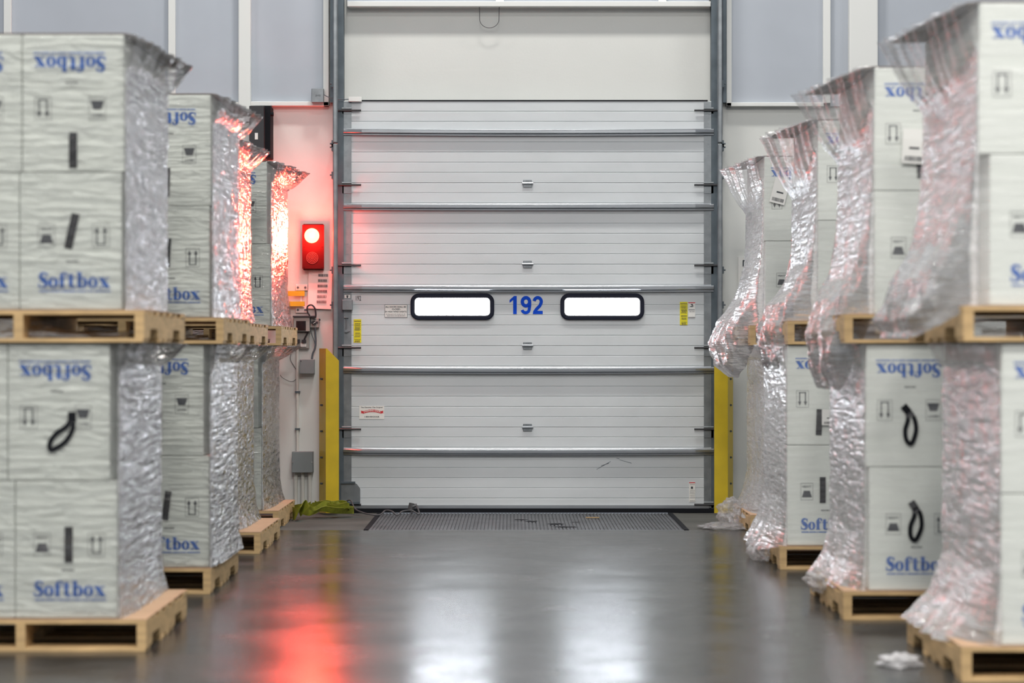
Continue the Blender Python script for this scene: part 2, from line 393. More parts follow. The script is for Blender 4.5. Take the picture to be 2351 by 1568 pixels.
for (x0, y0, y1) in ((812, 733, 786.5), (1561, 693, 746)):
    st = sticker(x0, x0+17.5, y0, y1, 'yellow_label', 'notice_label'); st['label'] = 'yellow notice label with black print'
    ink(st, [('NOTICE', x0+1.5, x0+16, y0+3, y0+6, .03)]+lines(x0+2, x0+15.5, [y0+q for q in (9, 11.5, 14, 17, 19, 21, 23, 25, 31, 33.5, 37, 39.5, 46, 49, 51)], 1.1), 'ink')
st = sticker(825, 882, 932, 962, 'paper', 'maker_label'); st['label'] = 'white maker label with red ribbon banner'
mb = MB(); n = 16
for i in range(n):
    t0, t1 = i/n, (i+1)/n
    f = lambda t: (W(833+43*t, 0, YD).x, W(0, 944-4.2*(1-(2*t-1)**2), YD).z)
    a0, b0 = f(t0), f(t1); mb.poly([(a0[0], YD-.0042, a0[1]-.020), (b0[0], YD-.0042, b0[1]-.020), (b0[0], YD-.0042, b0[1]), (a0[0], YD-.0042, a0[1])])
for xx, sg in ((833, -1), (876, 1)):
    p = W(xx, 943, YD); mb.poly([(p.x+sg*.004, YD-.004, p.z), (p.x-sg*.012, YD-.004, p.z-.02), (p.x+sg*.016, YD-.004, p.z-.018), (p.x+sg*.010, YD-.004, p.z-.009), (p.x+sg*.017, YD-.004, p.z)])
mb.v = [tuple(Vector(p)-dl) for p in mb.v]; mb.build('ribbon_print', 'red_ink', st)
tm = text_mesh('OVERHEAD DOOR', W(835, 0, YD).x, W(0, 948.5, YD).z, 39*s, 4.5*s, YD-.0050, .02)
x0_, x1_ = W(833, 0, YD).x, W(876, 0, YD).x
tm.v = [(p[0]-dl.x, p[1]-dl.y, p[2]-dl.z+4.2*s*(1-(2*(p[0]-x0_)/(x1_-x0_)-1)**2)) for p in tm.v]; tm.build('ribbon_lettering', 'paper', st)
ink(st, [('The Genuine. The Original.', 828, 879, 933.5, 937.6, .015), ('1-800-929-DOOR', 837, 871, 955, 958.6, .02)], 'ink')
st = sticker(1580, 1596, 694, 730, 'paper', 'pinch_warning_label'); ink(st, [(1580, 1596, 694, 696)], 'red_ink')
ink(st, [(1586, 1591, 698, 700), (1588, 1590, 700, 705), (1584, 1588, 703, 704.5), (1590, 1593, 702, 703.3), (1581, 1595, 711, 712.3), (1580, 1596, 728, 729)]+lines(1581, 1595, (715,), 1), 'ink')
st = sticker(1582, 1596, 1107, 1152, 'paper', 'bottom_warning_label'); ink(st, [(1582, 1596, 1107, 1109)], 'red_ink')
ink(st, [(1586, 1591, 1117, 1122)]+lines(1583, 1595, (1112, 1125, 1129, 1133, 1138, 1142, 1149), .8), 'ink')
st = sticker(791, 804, 675, 684, 'paper', 'stile_label'); st.location.y -= .004; q = ink(st, [(791, 804, 675, 676.5), (796, 799, 678, 684), (794, 802, 679, 680)], 'ink'); 
ink(None or door, [('192', 817, 829, 679, 690, 0)], 'ink', 'handwritten_number')
# small lock housing, pull handle bar on the left stile, cable drum plate at the bottom
D_(px_box(785, 809, 688, 712, YD-.05, .045), 'lock_housing', 'galv', bevel=.004)
mb = MB(); mb.cyl(W(795, 731, YD-.02), W(795, 762, YD-.02), .004, 8); mb.cyl(W(790, 729, YD-.02), W(800, 729, YD-.02), .005, 8); mb.cyl(W(795, 760, YD-.005), W(795, 760, YD-.03), .011, 12); mb.cyl(W(795, 764, YD-.02), W(803, 760, YD-.02), .003, 8)
D_(mb, 'latch_rod', 'galv')
mb = MB(); pts = [(783, 1107), (812, 1107), (820, 1112), (827, 1122), (827, 1160), (783, 1160)]
mb.prism([W(x, y, YD-.016) for x, y in pts], (0, .006, 0)); D_(mb, 'corner_plate', 'galv')
mb = px_box(783, 815, 1106, 1110, YD-.04, .03); px_box(783, 826, 1152, 1157, YD-.05, .03, mb); D_(mb, 'corner_bar', 'dark_steel')
# scuffs on the lowest section
mb = MB()
for (x0, y0, x1, y1) in ((1370, 1078, 1402, 1060), (1422, 1056, 1450, 1064), (1415, 1052, 1422, 1054), (1380, 1070, 1398, 1064)):
    a = W(x0, y0, YD-.0012); b = W(x1, y1, YD-.0012); mb.poly([a, b, b+Vector((0, 0, .004)), a+Vector((0, 0, .003))])
D_(mb, 'scuff_mark', 'dark_steel')

# tracks and jambs
for side, (r0, r1, j0, j1, k0, k1) in (('left', (764, 775, 775, 789, 757, 765)), ('right', (1648, 1659, 1633, 1648, 1659, 1668))):
    t = empty('door_track', (W((r0+r1)/2, 0, 18.0).x, 18.0, 0))
    tag(t, 'galvanized vertical steel track along the %s edge of the dock door' % side, 'door track', 'door tracks'); tl = t.location.copy()
    def T_(mb, name, m, **k):
        mb.v = [tuple(Vector(p)-tl) for p in mb.v]; return mb.build(name, m, t, **k)
    mb = px_box(r0, r1, -900, 328, 18.02, .05); px_box(r0, r1, 330, 1176, 18.02, .05, mb); T_(mb, 'rail', 'galv', bevel=.008)
    T_(px_box(j0, j1, -900, 1176, YD-.01, .1), 'jamb_angle', 'dark_steel')
    T_(px_box(min(k0, k1)+1, max(k0, k1), -900, 235, YW-.10, .09), 'backing_angle', 'dark_steel')
    sg = -1 if side == 'left' else 1
    for y in (192, 330, 338, 402, 620, 700, 980):
        x = r0-1 if side == 'left' else r1+1
        mb = px_box(x-2, x+2, y-8, y+8, 18.05, .12); c = W(x+sg*2, y, 18.06); mb.cyl(c, c+Vector((sg*.012, 0, 0)), .006, 8); T_(mb, 'bracket', 'dark_steel')
# ------------------------------------------------------------------ yellow guards
for side in ('left', 'right'):
    D = 17.86; mb = MB()
    if side == 'left':
        fr = [W(748, 1178, D), W(778, 1178, D), W(778, 828, D), W(750, 800, D), W(748, 800, D)]
        bk = [W(748, 1178, D), W(748, 800, D), W(733, 800, D+.22), W(733, 1177, D+.22)]
        xs = 740
    else:
        fr = [W(1640, 1178, D), W(1671, 1178, D), W(1671, 806, D), W(1664, 806, D), W(1640, 826, D)]
        bk = [W(1671, 1178, D), W(1671, 806, D), W(1683, 806, D+.22), W(1683, 1177, D+.22)]
        xs = 1676
    for L in (fr, bk):
        for p in L: p.z = max(p.z, 0.001)
    mb.prism(fr, (0, .012, 0)); mb.prism(bk, (.010 if side == 'left' else -.010, 0.004, 0))
    g = mb.build('door_guard', 'yellow')
    tag(g, 'yellow steel guard with sloped top at the %s foot of the dock door' % side, 'door guard', 'yellow door guards')
    mb = MB()
    for y in (870, 930, 990, 1050, 1110):
        c = W(xs, y, D+.10); MB().cyl(c, c+Vector((-.012 if side == 'left' else .008, -.012, 0)), .008, 8).build('bolt', 'dark_steel', g)
# base plates for things' origin
# ------------------------------------------------------------------ dock leveller
t = empty('dock_leveller', ((W(1195, 0, YD).x), 17.2, 0)); tag(t, 'ribbed dark steel dock leveller plate set in the floor before the door', 'dock leveller')
tl = t.location.copy(); x0, x1 = -.972, 1.165
mb = MB(); N = 84; base = 0; pr = []
for i in range(N):
    xx = x0+(x1-x0)*i/N; d = (x1-x0)/N
    pr += [(xx, 0), (xx+d*.62, 0), (xx+d*.75, -.006), (xx+d*.9, -.006)]
pr += [(x1, 0), (x1, -.055), (x0, -.055)]
mb.prism([(x, LV0+.01, z) for x, z in pr], (0, LV1-LV0-.02, 0)); mb.v = [tuple(Vector(p)-tl) for p in mb.v]
mb.build('deck_plate', 'deck', t)
for q in ((x0-.034, x0-.001), (x1+.001, x1+.034)):
    mb = MB().box(*q, LV0, LV1, -.05, .004); mb.v = [tuple(Vector(p)-tl) for p in mb.v]; mb.build('edge_seal', 'black', t)
mb = MB().box(x0, x1, LV0-.012, LV0+.008, -.05, .001); mb.v = [tuple(Vector(p)-tl) for p in mb.v]; mb.build('front_angle', 'strut', t)

rr = random.Random(8)
for (x, y, rx, ry) in ((1195, 1193, .09, .05), (1222, 1197, .05, .07), (1278, 1203, .07, .10), (1300, 1210, .10, .08), (1318, 1199, .04, .03)):
    D = HC*F/(y-HY); c = Vector(((x-CX)*D/F, D, .0012))-tl; mb = MB()
    mb.poly([(c.x+rx*math.cos(a_)*rr.uniform(.4, 1.2), c.y+ry*math.sin(a_)*rr.uniform(.4, 1.2), c.z) for a_ in [2*PI*i/14 for i in range(14)]]); mb.build('oil_stain', 'black', t)
mb = MB(); a_ = W(1352, 1191, 0); D = HC*F/(1190-HY)
mb.box((1345-CX)*D/F, (1376-CX)*D/F, D, D+.03, .002, .008); tag(mb.build('wood_splinter', 'wood'), 'thin pale splinter lying on the ribbed leveller plate', 'splinter')
# ------------------------------------------------------------------ wall equipment, left of the door
lamp = empty('signal_lamp', W(718, 620, YW)); tag(lamp, 'red dock signal lamp glowing on the wall left of the door', 'signal light'); ll = lamp.location.copy()
def L_(mb, name, m, par=None, **k):
    mb.v = [tuple(Vector(p)-ll) for p in mb.v]; return mb.build(name, m, par or lamp, **k)
L_(px_box(696, 742, 514, 620, YW-.075, .075), 'case', 'glow_red_case', bevel=.004)
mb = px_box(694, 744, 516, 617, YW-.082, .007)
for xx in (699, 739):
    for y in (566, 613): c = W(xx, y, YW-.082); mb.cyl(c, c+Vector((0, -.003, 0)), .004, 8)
L_(mb, 'face_plate', 'glow_red_case')
c = W(716, 541, YW-.08); mb = MB(); n = 24; R_ = .056
rings = []
for j in range(7):
    a = PI/2*j/6; rings.append((R_*math.cos(a), .028*math.sin(a)))
for (rr, dd) in rings:
    for i in range(n): mb.v.append((c.x+rr*math.cos(2*PI*i/n), c.y-.002-dd, c.z+rr*math.sin(2*PI*i/n)))
for j in range(6):
    for i in range(n): q = (i+1) % n; mb.f.append((j*n+i, j*n+q, (j+1)*n+q, (j+1)*n+i))
L_(mb, 'lens', 'lens', smooth=True)
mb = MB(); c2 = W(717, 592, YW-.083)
mb.cyl(c2+Vector((0, .002, 0)), c2, .05, 24); h = L_(mb, 'unlit_lens', 'glow_red_case')
mb = MB()
for k in range(5):
    for i in range(max(1, k*7)):
        a = 2*PI*i/max(1, k*7)+k; p = c2+Vector((k*.0105*math.cos(a), 0, k*.0105*math.sin(a))); mb.cyl(p, p+Vector((0, -.003, 0)), .0022, 6)
L_(mb, 'diode', mat('clear_diode', (.6, .25, .22), .2), h)
pl = bpy.data.lights.new('signal_glow', 'POINT'); pl.energy = 32; pl.color = (1, .06, .035); pl.shadow_soft_size = .05
po = bpy.data.objects.new('signal_glow', pl); C.objects.link(po); po.parent = lamp; po.location = c+Vector((0, -.10, 0))-ll

pl = bpy.data.lights.new('signal_beam', 'SPOT'); pl.energy = 360; pl.color = (1, .06, .03); pl.shadow_soft_size = .05; pl.spot_size = math.radians(52); pl.spot_blend = 1
po = bpy.data.objects.new('signal_beam', pl); C.objects.link(po); po.parent = lamp; po.location = c+Vector((0, -.06, 0))-ll; po.rotation_euler = (-PI/2, 0, -math.radians(11))

# sheet of barcodes
a = [W(709, 620, YW-.02), W(763, 622, YW-.02), W(760, 710, YW-.03), W(706, 708, YW-.03)]
mb = MB(); mb.prism(a, (0, .002, 0)); sh = mb.build('paper_sheet', 'paper'); tag(sh, 'white paper sheet with six barcodes pinned under the red lamp', 'paper sheet')
for i in range(6):
    mb = MB(); y = 632+i*12.2; xs_ = 731-i*.75
    x = xs_
    while x < xs_+21:
        ww = random.uniform(.5, 1.6); mb.poly([W(x, y+3, YW-.0235-.0015*i), W(x+ww, y+3, YW-.0235-.0015*i), W(x+ww, y-3, YW-.0225-.0015*i), W(x, y-3, YW-.0225-.0015*i)]); x += ww+random.uniform(.4, .9)
    mb.v = [(p[0], p[1]-.004, p[2]) for p in mb.v]
    mb.build('barcode', 'ink', sh)
# brackets / rails
for k, (y0, y1) in enumerate(((653, 667), (705, 718))):
    p = px_box(679, 706, y0, y1, YW-.02, .02).build('wall_plate', 'paper', bevel=.002)
    tag(p, 'small white screwed plate %s' % ('above the two yellow bars' if k == 0 else 'below the two yellow bars'), 'wall plate', 'small wall plates')
    for xx in (684, 701): c = W(xx, (y0+y1)/2, YW-.02); MB().cyl(c, c+Vector((0, -.006, 0)), .009, 8).build('screw', 'dark_steel', p)
mb = px_box(610, 699, 668, 679.5, YW-.06, .03); br = mb.build('mounting_bracket', 'yellow'); tag(br, 'two yellow horizontal bracket bars on the wall beside the far left stack', 'bracket')
px_box(610, 699, 692, 703, YW-.06, .03).build('bar', 'yellow', br); px_box(690, 693, 679, 693, YW-.05, .02).build('spacer', 'frame_white', br); px_box(625, 635, 668, 703, YW-.03, .03).build('bar', 'yellow', br)
# amber ribbed lamp head
c = W(640, 718, 17.98); lh = empty('dock_lamp', c); tag(lh, 'yellow ribbed lamp head poking out behind the far left stack', 'dock light')
mb = MB(); n = 36; prof = [(0, .04), (0, .07), (.03, .075), (.07, .078), (.085, .078)]
for (dx, rr) in prof:
    for i in range(n):
        a = 2*PI*i/n; r2 = rr*(1+(.05 if i % 4 < 2 else -.03)*(rr > .06)); mb.v.append((dx-.02, r2*math.cos(a), r2*1.08*math.sin(a)))
for j in range(len(prof)-1):
    for i in range(n): q = (i+1) % n; mb.f.append((j*n+i, j*n+q, (j+1)*n+q, (j+1)*n+i))
mb.f.append(tuple(range(n))); mb.build('ribbed_housing', 'amber', lh)
mb = MB(); mb.cyl((.064, 0, 0), (.080, 0, 0), .088, 24); mb.build('rim', 'strut', lh)
mb = MB(); mb.cyl((-.05, .0, 0), (-.02, 0, 0), .03, 12); mb.cyl((-.05, 0, 0), (-.05, .25, 0), .012, 8); mb.build('arm', 'yellow', lh)
# control box with dark window
cb = px_box(674, 711, 728, 761, YW-.09, .09).build('control_box', 'beige_box', bevel=.003); tag(cb, 'grey control box with a dark window under the small white plate', 'control box')
px_box(672, 723, 725, 728.5, YW-.10, .10).build('cover', 'black_plastic', cb); px_box(680, 702, 737, 759, YW-.094, .006).build('display', 'screen', cb)
cb = px_box(668, 709, 763, 800, YW-.05, .05).build('socket_box', 'beige_box', bevel=.003); tag(cb, 'grey socket box with a plug below the control box', 'socket box')
px_box(690, 703, 788, 796, YW-.06, .01).build('socket', 'paper', cb); px_box(675, 688, 779, 786, YW-.08, .03).build('plug', 'black_plastic', cb); px_box(693, 702, 780, 787, YW-.08, .03).build('plug', 'black_plastic', cb)
sb = px_box(712, 732, 730, 752, YW-.06, .06).build('switch_box', 'beige_box', bevel=.003); tag(sb, 'small grey rotary switch box below the barcode sheet', 'switch')
mb = MB(); c = W(721.5, 741, YW-.06); mb.cyl(c, c+Vector((0, -.02, 0)), .016, 16); k_ = mb.build('knob', 'black_plastic', sb)
mb = px_box(714, 718, 738, 743, YW-.062, .004); px_box(726, 730, 738, 743, YW-.062, .004, mb); px_box(719, 725, 732, 734, YW-.062, .004, mb); mb.build('print', 'ink', sb)
a = W(719, 743, YW-.082); b = W(724.5, 739, YW-.082); MB().cyl(a, b, .002, 6).build('pointer', 'paper', k_)
px_box(732, 735, 732, 736, YW-.05, .02).build('button', 'black_plastic', sb)
def cable(pts, r, m, label, name='cable', D=YW-.06):
    mb = MB(); mb.tube([W(x, y, D) for x, y in pts], r); return tag(mb.build(name, m, smooth=True), label, 'cable')
cable([(724, 729), (725, 722), (723, 708), (715, 700), (706, 704), (706, 716), (711, 726), (711, 745), (707, 762), (700, 776), (697, 784)], .0062, 'black_plastic', 'thick black cable looping over the rotary switch box down to the socket')
cable([(723, 752), (724, 765), (725, 785), (723, 800), (718, 812), (716, 825)], .007, 'dark_steel', 'grey flexible conduit from the switch box to the junction box', 'flexible_conduit')
cable([(713, 754), (716, 768), (722, 785), (724, 795)], .003, 'dark_steel', 'thin cable hanging beside the grey flexible conduit')
cable([(644, 790), (655, 800), (667, 803), (673, 800), (674, 790)], .006, 'black_plastic', 'black cable drooping behind the far left upper pallet')
cable([(668, 812), (667, 826), (676, 842), (684, 856), (680, 870), (668, 876), (650, 868), (643, 860)], .002, 'cord', 'thin stray wire curling on the wall below the socket box', D=YW-.01)
jb = px_box(688, 721, 825, 858, YW-.08, .08).build('junction_box', 'grey_box', bevel=.003); tag(jb, 'grey square junction box beside the left yellow guard top', 'junction box')
px_box(690, 692, 828, 830, YW-.084, .004).build('screw', 'black_plastic', jb)
jb = px_box(670, 718, 1037, 1085, YW-.10, .10).build('junction_box', 'grey_box', bevel=.003); tag(jb, 'larger dark grey junction box low on the wall over three conduits', 'junction box')
for xx in (672, 716): c = W(xx, 1061, YW-.10); MB().cyl(c, c+Vector((0, -.006, 0)), .006, 8).build('screw', 'strut', jb)
for k, (x, y0, y1, r, lb) in enumerate(((683, 800, 1038, .011, 'long thin vertical conduit between the socket box and the low junction box'), (679, 1085, 1176, .015, 'leftmost of three short conduits under the low junction box'), (695, 1085, 1176, .015, 'middle of three short conduits under the low junction box'), (711, 1085, 1176, .015, 'rightmost of three short conduits under the low junction box'))):
    mb = MB(); mb.cyl(W(x, y0, YW-.03), W(x, y1, YW-.03), r, 14); cdt = mb.build('conduit', 'conduit', smooth=False); tag(cdt, lb, 'conduit', 'wall conduits')
    if k == 0:
        for y in (900, 985): px_box(x-6, x+5, y-2, y+2, YW-.045, .045).build('clip', 'dark_steel', cdt)
ub = px_box(715, 743, 203, 235, YW-.12, .055).build('junction_box', 'galv', bevel=.003); tag(ub, 'steel junction box on the corner of the framed grey panel', 'junction box')
p = W(724, 222, YW-.122); text_mesh('JH2', p.x, p.z, 12*s, 5*s, YW-.122, 0).build('handwriting', 'ink', ub)
cable([(743, 217), (752, 222), (762, 225), (776, 228), (800, 228)], .003, 'dark_steel', 'thin cable from the steel junction box to the door track', D=YD-.05)
# black unit high on the wall
bu = px_box(572, 606, 243, 362, YW-.30, .30).build('wall_speaker', 'black_plastic', bevel=.004); tag(bu, 'tall black speaker-like box mounted under the framed grey panel', 'speaker')
px_box(607, 621, 243, 362, YW-.22, .22).build('side_shell', 'black', bu, bevel=.004)
mb = MB(); mb.cyl(W(618, 262, YW-.2), W(628, 262, YW-.2), .016, 12); mb.build('bracket_knob', 'black', bu)
px_box(585, 592, 305, 320, YW-.303, .003).build('label', 'paper', bu)
# right wall sign
sg = px_box(1695, 1745, 590, 680, YW-.012, .012).build('wall_sign', 'paper'); tag(sg, 'white wall sign with black letter D half hidden by wrapped stack', 'sign')
p = W(1705, 612, YW-.013); mb = text_mesh('D', p.x, p.z, 12*s, 15*s, YW-.0135, .03); mb.build('letter', 'ink', sg)
px_box(1703, 1737, 623, 669, YW-.0135, .001).build('grey_field', mat('grey_print', (.4, .4, .41), .6), sg); px_box(1711, 1715.5, 627, 665, YW-.0155, .001).build('bar_print', 'navy', sg)
# ------------------------------------------------------------------ cable on the leveller, webbing heap
mb = MB(); pts = [(790, 1165, 18.02), (797, 1150, 18.0), (806, 1150, 17.98), (815, 1168, 17.9), (830, 1176, 17.8), (850, 1181, 17.75), (872, 1182, 17.75), (885, 1172, 17.8), (900, 1174, 17.75), (912, 1183, 17.72), (924, 1174, 17.75), (945, 1172, 17.8), (962, 1181, 17.78), (958, 1165, 17.85), (948, 1158, 17.9)]
mb.tube([W(*p) for p in pts], .006); cbl = mb.build('power_cable', 'cord', smooth=True); tag(cbl, 'grey cable snaking from the door corner over the leveller to its plug', 'cable')
mb = MB(); c = W(943, 1163, 17.88); mb.cyl(c+Vector((0, 0, -.02)), c+Vector((.01, 0, .025)), .022, 10); mb.cyl(c+Vector((.01, -.01, .0)), c+Vector((.045, 0, .01)), .014, 8); mb.cyl(c+Vector((0, 0, -.02)), c+Vector((.01, 0, -.055)), .007, 8); mb.build('plug', 'cord', cbl)
def ribbon(mb, pts, wd, up=Vector((0, 0, 1)), tw=0):
    P = catmull(pts, 8); k = len(mb.v)
    for i, p in enumerate(P):
        u = Vector((math.sin(tw*i/len(P)), -.35, 1)).normalized() if tw else up
        d = (P[min(i+1, len(P)-1)]-P[max(0, i-1)]).normalized(); nn = d.cross(u).normalized()*.0015
        for q in (p-u*wd/2-nn, p+u*wd/2-nn, p+u*wd/2+nn, p-u*wd/2+nn): mb.v.append(tuple(q))
    for i in range(len(P)-1):
        for j in range(4): q = (j+1) % 4; mb.f.append((k+i*4+j, k+i*4+q, k+i*4+4+q, k+i*4+4+j))
    mb.f.append((k, k+1, k+2, k+3)); e = k+4*(len(P)-1); mb.f.append((e+3, e+2, e+1, e))
mb = MB(); rnd = random.Random(3)
ribbon(mb, [W(675, 1168, 17.6), W(700, 1165, 17.5), W(720, 1172, 17.45), W(745, 1160, 17.5), W(770, 1165, 17.55), W(812, 1171, 17.7)], .055)
ribbon(mb, [W(812, 1171, 17.7), W(800, 1172, 17.62), W(770, 1172, 17.5), W(740, 1168, 17.45), W(715, 1178, 17.42), W(690, 1170, 17.5)], .055, tw=2.5)
for k in range(7):
    cx_ = W(rnd.uniform(715, 772), 1166, 17.6); rx = rnd.uniform(.05, .12); ph = rnd.uniform(0, 6)
    pts = [cx_+Vector((rx*math.cos(ph+a), .07*math.sin(ph+a)+rnd.uniform(-.02, .02), rnd.uniform(-.0, .035))) for a in [i*.9 for i in range(8)]]
    ribbon(mb, pts, .045, tw=rnd.uniform(-2, 2))
for p in range(len(mb.v)): x, y, z = mb.v[p]; mb.v[p] = (x, y, max(z, .003))
wb = mb.build('webbing_strap', 'webbing'); tag(wb, 'heap of lime yellow webbing strap on the floor by the left guard', 'webbing strap')
mb = MB(); ribbon(mb, [W(672, 1178, 17.35), W(676, 1180, 17.25), W(684, 1178, 17.2), W(688, 1166, 17.3), W(694, 1160, 17.4), W(700, 1175, 17.35)], .10, tw=1.2)
for p in range(len(mb.v)): x, y, z = mb.v[p]; mb.v[p] = (x, y, max(z, .003))
mb.build('strap_end', 'webbing', wb)

# ------------------------------------------------------------------ cartons
BW, BD, BH = .415, .388, .5575
def lettering():
    # 'Softbox' in a fat serif face, 7 letters, cap height 1, baseline 0
    mb = MB()
    def P(pts): mb.poly([(x, 0, z) for x, z in pts])
    def ring(cx, cz, rx, rz, ix, iz, a0=0, a1=2*PI, n=20):
        for i in range(n):
            a, b = a0+(a1-a0)*i/n, a0+(a1-a0)*(i+1)/n
            P([(cx+rx*math.cos(a), cz+rz*math.sin(a)), (cx+rx*math.cos(b), cz+rz*math.sin(b)), (cx+ix*math.cos(b), cz+iz*math.sin(b)), (cx+ix*math.cos(a), cz+iz*math.sin(a))])
    def R(x0, x1, z0, z1): P([(x0, z0), (x1, z0), (x1, z1), (x0, z1)])
    # S
    c = [(.64, .78, .07), (.52, .92, .10), (.34, .94, .15), (.18, .83, .20), (.20, .65, .28), (.38, .52, .34), (.54, .40, .33), (.58, .24, .27), (.48, .09, .18), (.30, .05, .12), (.12, .13, .09), (.05, .27, .07)]
    cc = catmull([Vector((x, w_, z)) for x, z, w_ in c], 4)
    for a, b in zip(cc, cc[1:]):
        d = Vector((b.x-a.x, b.z-a.z)); 
        if d.length < 1e-6: continue
        nrm = Vector((0, 1))*1.0; nn = Vector((-d.y, d.x)).normalized()
        P([(a.x+nn.x*a.y*.5, a.z+nn.y*a.y*.5), (b.x+nn.x*b.y*.5, b.z+nn.y*b.y*.5), (b.x-nn.x*b.y*.5, b.z-nn.y*b.y*.5), (a.x-nn.x*a.y*.5, a.z-nn.y*a.y*.5)])
    R(.62, .68, .68, .98); R(.03, .09, .02, .33)
    ring(1.08, .34, .35, .36, .09, .29)                       # o
    R(1.54, 1.82, .02, .84); ring(1.85, .80, .27, .22, .06, .16, PI*.15, PI, 12); R(1.48, 1.98, .60, .67); R(1.50, 1.90, 0, .05); ring(2.02, .82, .08, .08, 0, 0)   # f
    R(2.18, 2.45, .10, .90); R(2.08, 2.62, .60, .67); ring(2.45, .15, .25, .17, .04, .11, PI, 1.95*PI, 10)  # t
    R(2.78, 3.06, .0, 1.0); R(2.72, 3.0, .95, 1.0); ring(3.13, .34, .35, .36, .08, .28)         # b
    ring(3.86, .34, .35, .36, .09, .29)                       # o
    P([(4.24, .66), (4.60, .66), (5.08, .03), (4.70, .03)]); P([(4.84, .66), (4.90, .66), (4.48, .04), (4.40, .04)])
    R(4.20, 4.64, .62, .67); R(4.72, 5.02, .62, .67); R(4.24, 4.56, 0, .05); R(4.64, 5.10, 0, .05)
    x = 0.1
    rr = random.Random(5)
    while x < 5.05:
        q = x+rr.uniform(.04, .12); R(x, q, -.26, -.15); x = q+.025
        if rr.random() < .15: x += .05
    return mb
LT = lettering(); fy = -BD/2-.0012
def shift(mb, fn): return [tuple(fn(Vector(p))) for p in mb.v]
def mesh_from(mb, name, m):
    me = bpy.data.meshes.new(name); me.from_pydata(mb.v, [], mb.f); me.materials.append(M[m]); me.update(); return me
lw, lh = .294, .064
off = {}
for i, f in enumerate(LT.f):
    for q in f: off[q] = (i % 5)*.0002
m1 = MB(); m1.f = LT.f; m1.v = [(p[0]/5.1*lw-.133, fy-off[i], -BH/2+.088+p[2]*lh) for i, p in enumerate(LT.v)]
ME_logo = mesh_from(m1, 'logo_print', 'blue_ink')
def rect_ring(mb, x0, x1, z0, z1, t):
    for (a, b, c, d) in ((x0, x1, z0, z0+t), (x0, x1, z1-t, z1), (x0, x0+t, z0, z1), (x1-t, x1, z0, z1)): mb.poly([(a, fy, c), (b, fy, c), (b, fy, d), (a, fy, d)])
m1 = MB(); cx_, cz_ = -.098, -BH/2+.300
rect_ring(m1, cx_-.034, cx_+.034, cz_-.047, cz_+.047, .0016)
m1.poly([(cx_-.028, fy, cz_-.032), (cx_+.028, fy, cz_-.032), (cx_+.017, fy, cz_+.004), (cx_-.017, fy, cz_+.004)])
add(m1, text_mesh('HEAVY', cx_-.025, cz_+.022, .050, .012, fy, .02)); ME_heavy = mesh_from(m1, 'weight_symbol', 'ink')
m1 = MB(); cx_ = .122
rect_ring(m1, cx_-.034, cx_+.034, cz_-.047, cz_+.047, .0016)
for sx in (-.016, .016):
    a = cx_+sx; m1.poly([(a-.003, fy, cz_-.035), (a+.003, fy, cz_-.035), (a+.003, fy, cz_+.02), (a-.003, fy, cz_+.02)]); m1.poly([(a-.0095, fy, cz_+.014), (a+.0095, fy, cz_+.014), (a, fy, cz_+.038)])
m1.poly([(cx_-.02, fy, cz_-.038), (cx_+.02, fy, cz_-.038), (cx_+.02, fy, cz_-.033), (cx_-.02, fy, cz_-.033)]); ME_arrow = mesh_from(m1, 'arrow_symbol', 'ink')
m1 = MB(); rr = random.Random(2); x = -.018
while x < .028:
    q = x+rr.uniform(.003, .007); m1.poly([(x, fy, -BH/2+.192), (q, fy, -BH/2+.192), (q, fy, -BH/2+.199), (x, fy, -BH/2+.199)]); x = q+.002
ME_cap = mesh_from(m1, 'caption_print', 'ink')
m1 = MB(); e = .0015; m1.box(-BW/2+e, BW/2-e, -BD/2, BD/2-e, -BH/2+e, BH/2-e); ME_box = mesh_from(m1, 'carton', 'carton')
def strap_mesh(kind):
    mb = MB()
    if kind == 'strip':
        n = 8; 
        for i in range(n+1):
            z = -.072+.144*i/n; d = .0025+.004*math.sin(PI*i/n)
            for x in (-.0165, .0165): mb.v.append((x, -d, z))
            for x in (.0165, -.0165): mb.v.append((x, -d+.002, z))
        for i in range(n):
            for j in range(4): q = (j+1) % 4; mb.f.append((i*4+j, i*4+q, i*4+4+q, i*4+4+j))
        mb.f += [(0, 1, 2, 3), (n*4+3, n*4+2, n*4+1, n*4)]
    else:   # loop of webbing hanging from a tab
        pts = [Vector((.035, -.006, .075)), Vector((.038, -.008, .035)), Vector((.012, -.010, -.015)), Vector((-.028, -.010, -.045)), Vector((-.052, -.010, -.052)), Vector((-.055, -.010, -.025)), Vector((-.030, -.010, .012)), Vector((.010, -.008, .040)), Vector((.030, -.006, .070))]
        P = catmull(pts, 6); n = len(P)
        for i, p in enumerate(P):
            d = (P[min(i+1, n-1)]-P[max(i-1, 0)]).normalized(); nn = Vector((d.z, 0, -d.x))*.0095
            for q in (p+nn, p-nn, p-nn+Vector((0, .003, 0)), p+nn+Vector((0, .003, 0))): mb.v.append(tuple(q))
        for i in range(n-1):
            for j in range(4): q = (j+1) % 4; mb.f.append((i*4+j, i*4+q, i*4+4+q, i*4+4+j))
        mb.box(.018, .050, -.008, -.001, .06, .10)
    return mb
ME_strip = mesh_from(strap_mesh('strip'), 'strap_handle', 'black'); ME_loop = mesh_from(strap_mesh('loop'), 'strap_handle', 'black')
def strap(parent, kind, x, z, ang):
    o = bpy.data.objects.new('strap_handle', ME_strip if kind == 'strip' else ME_loop); C.objects.link(o); o.parent = parent
    o.location = (x, -BD/2-.0005, z); o.rotation_euler = (0, ang, 0); return o
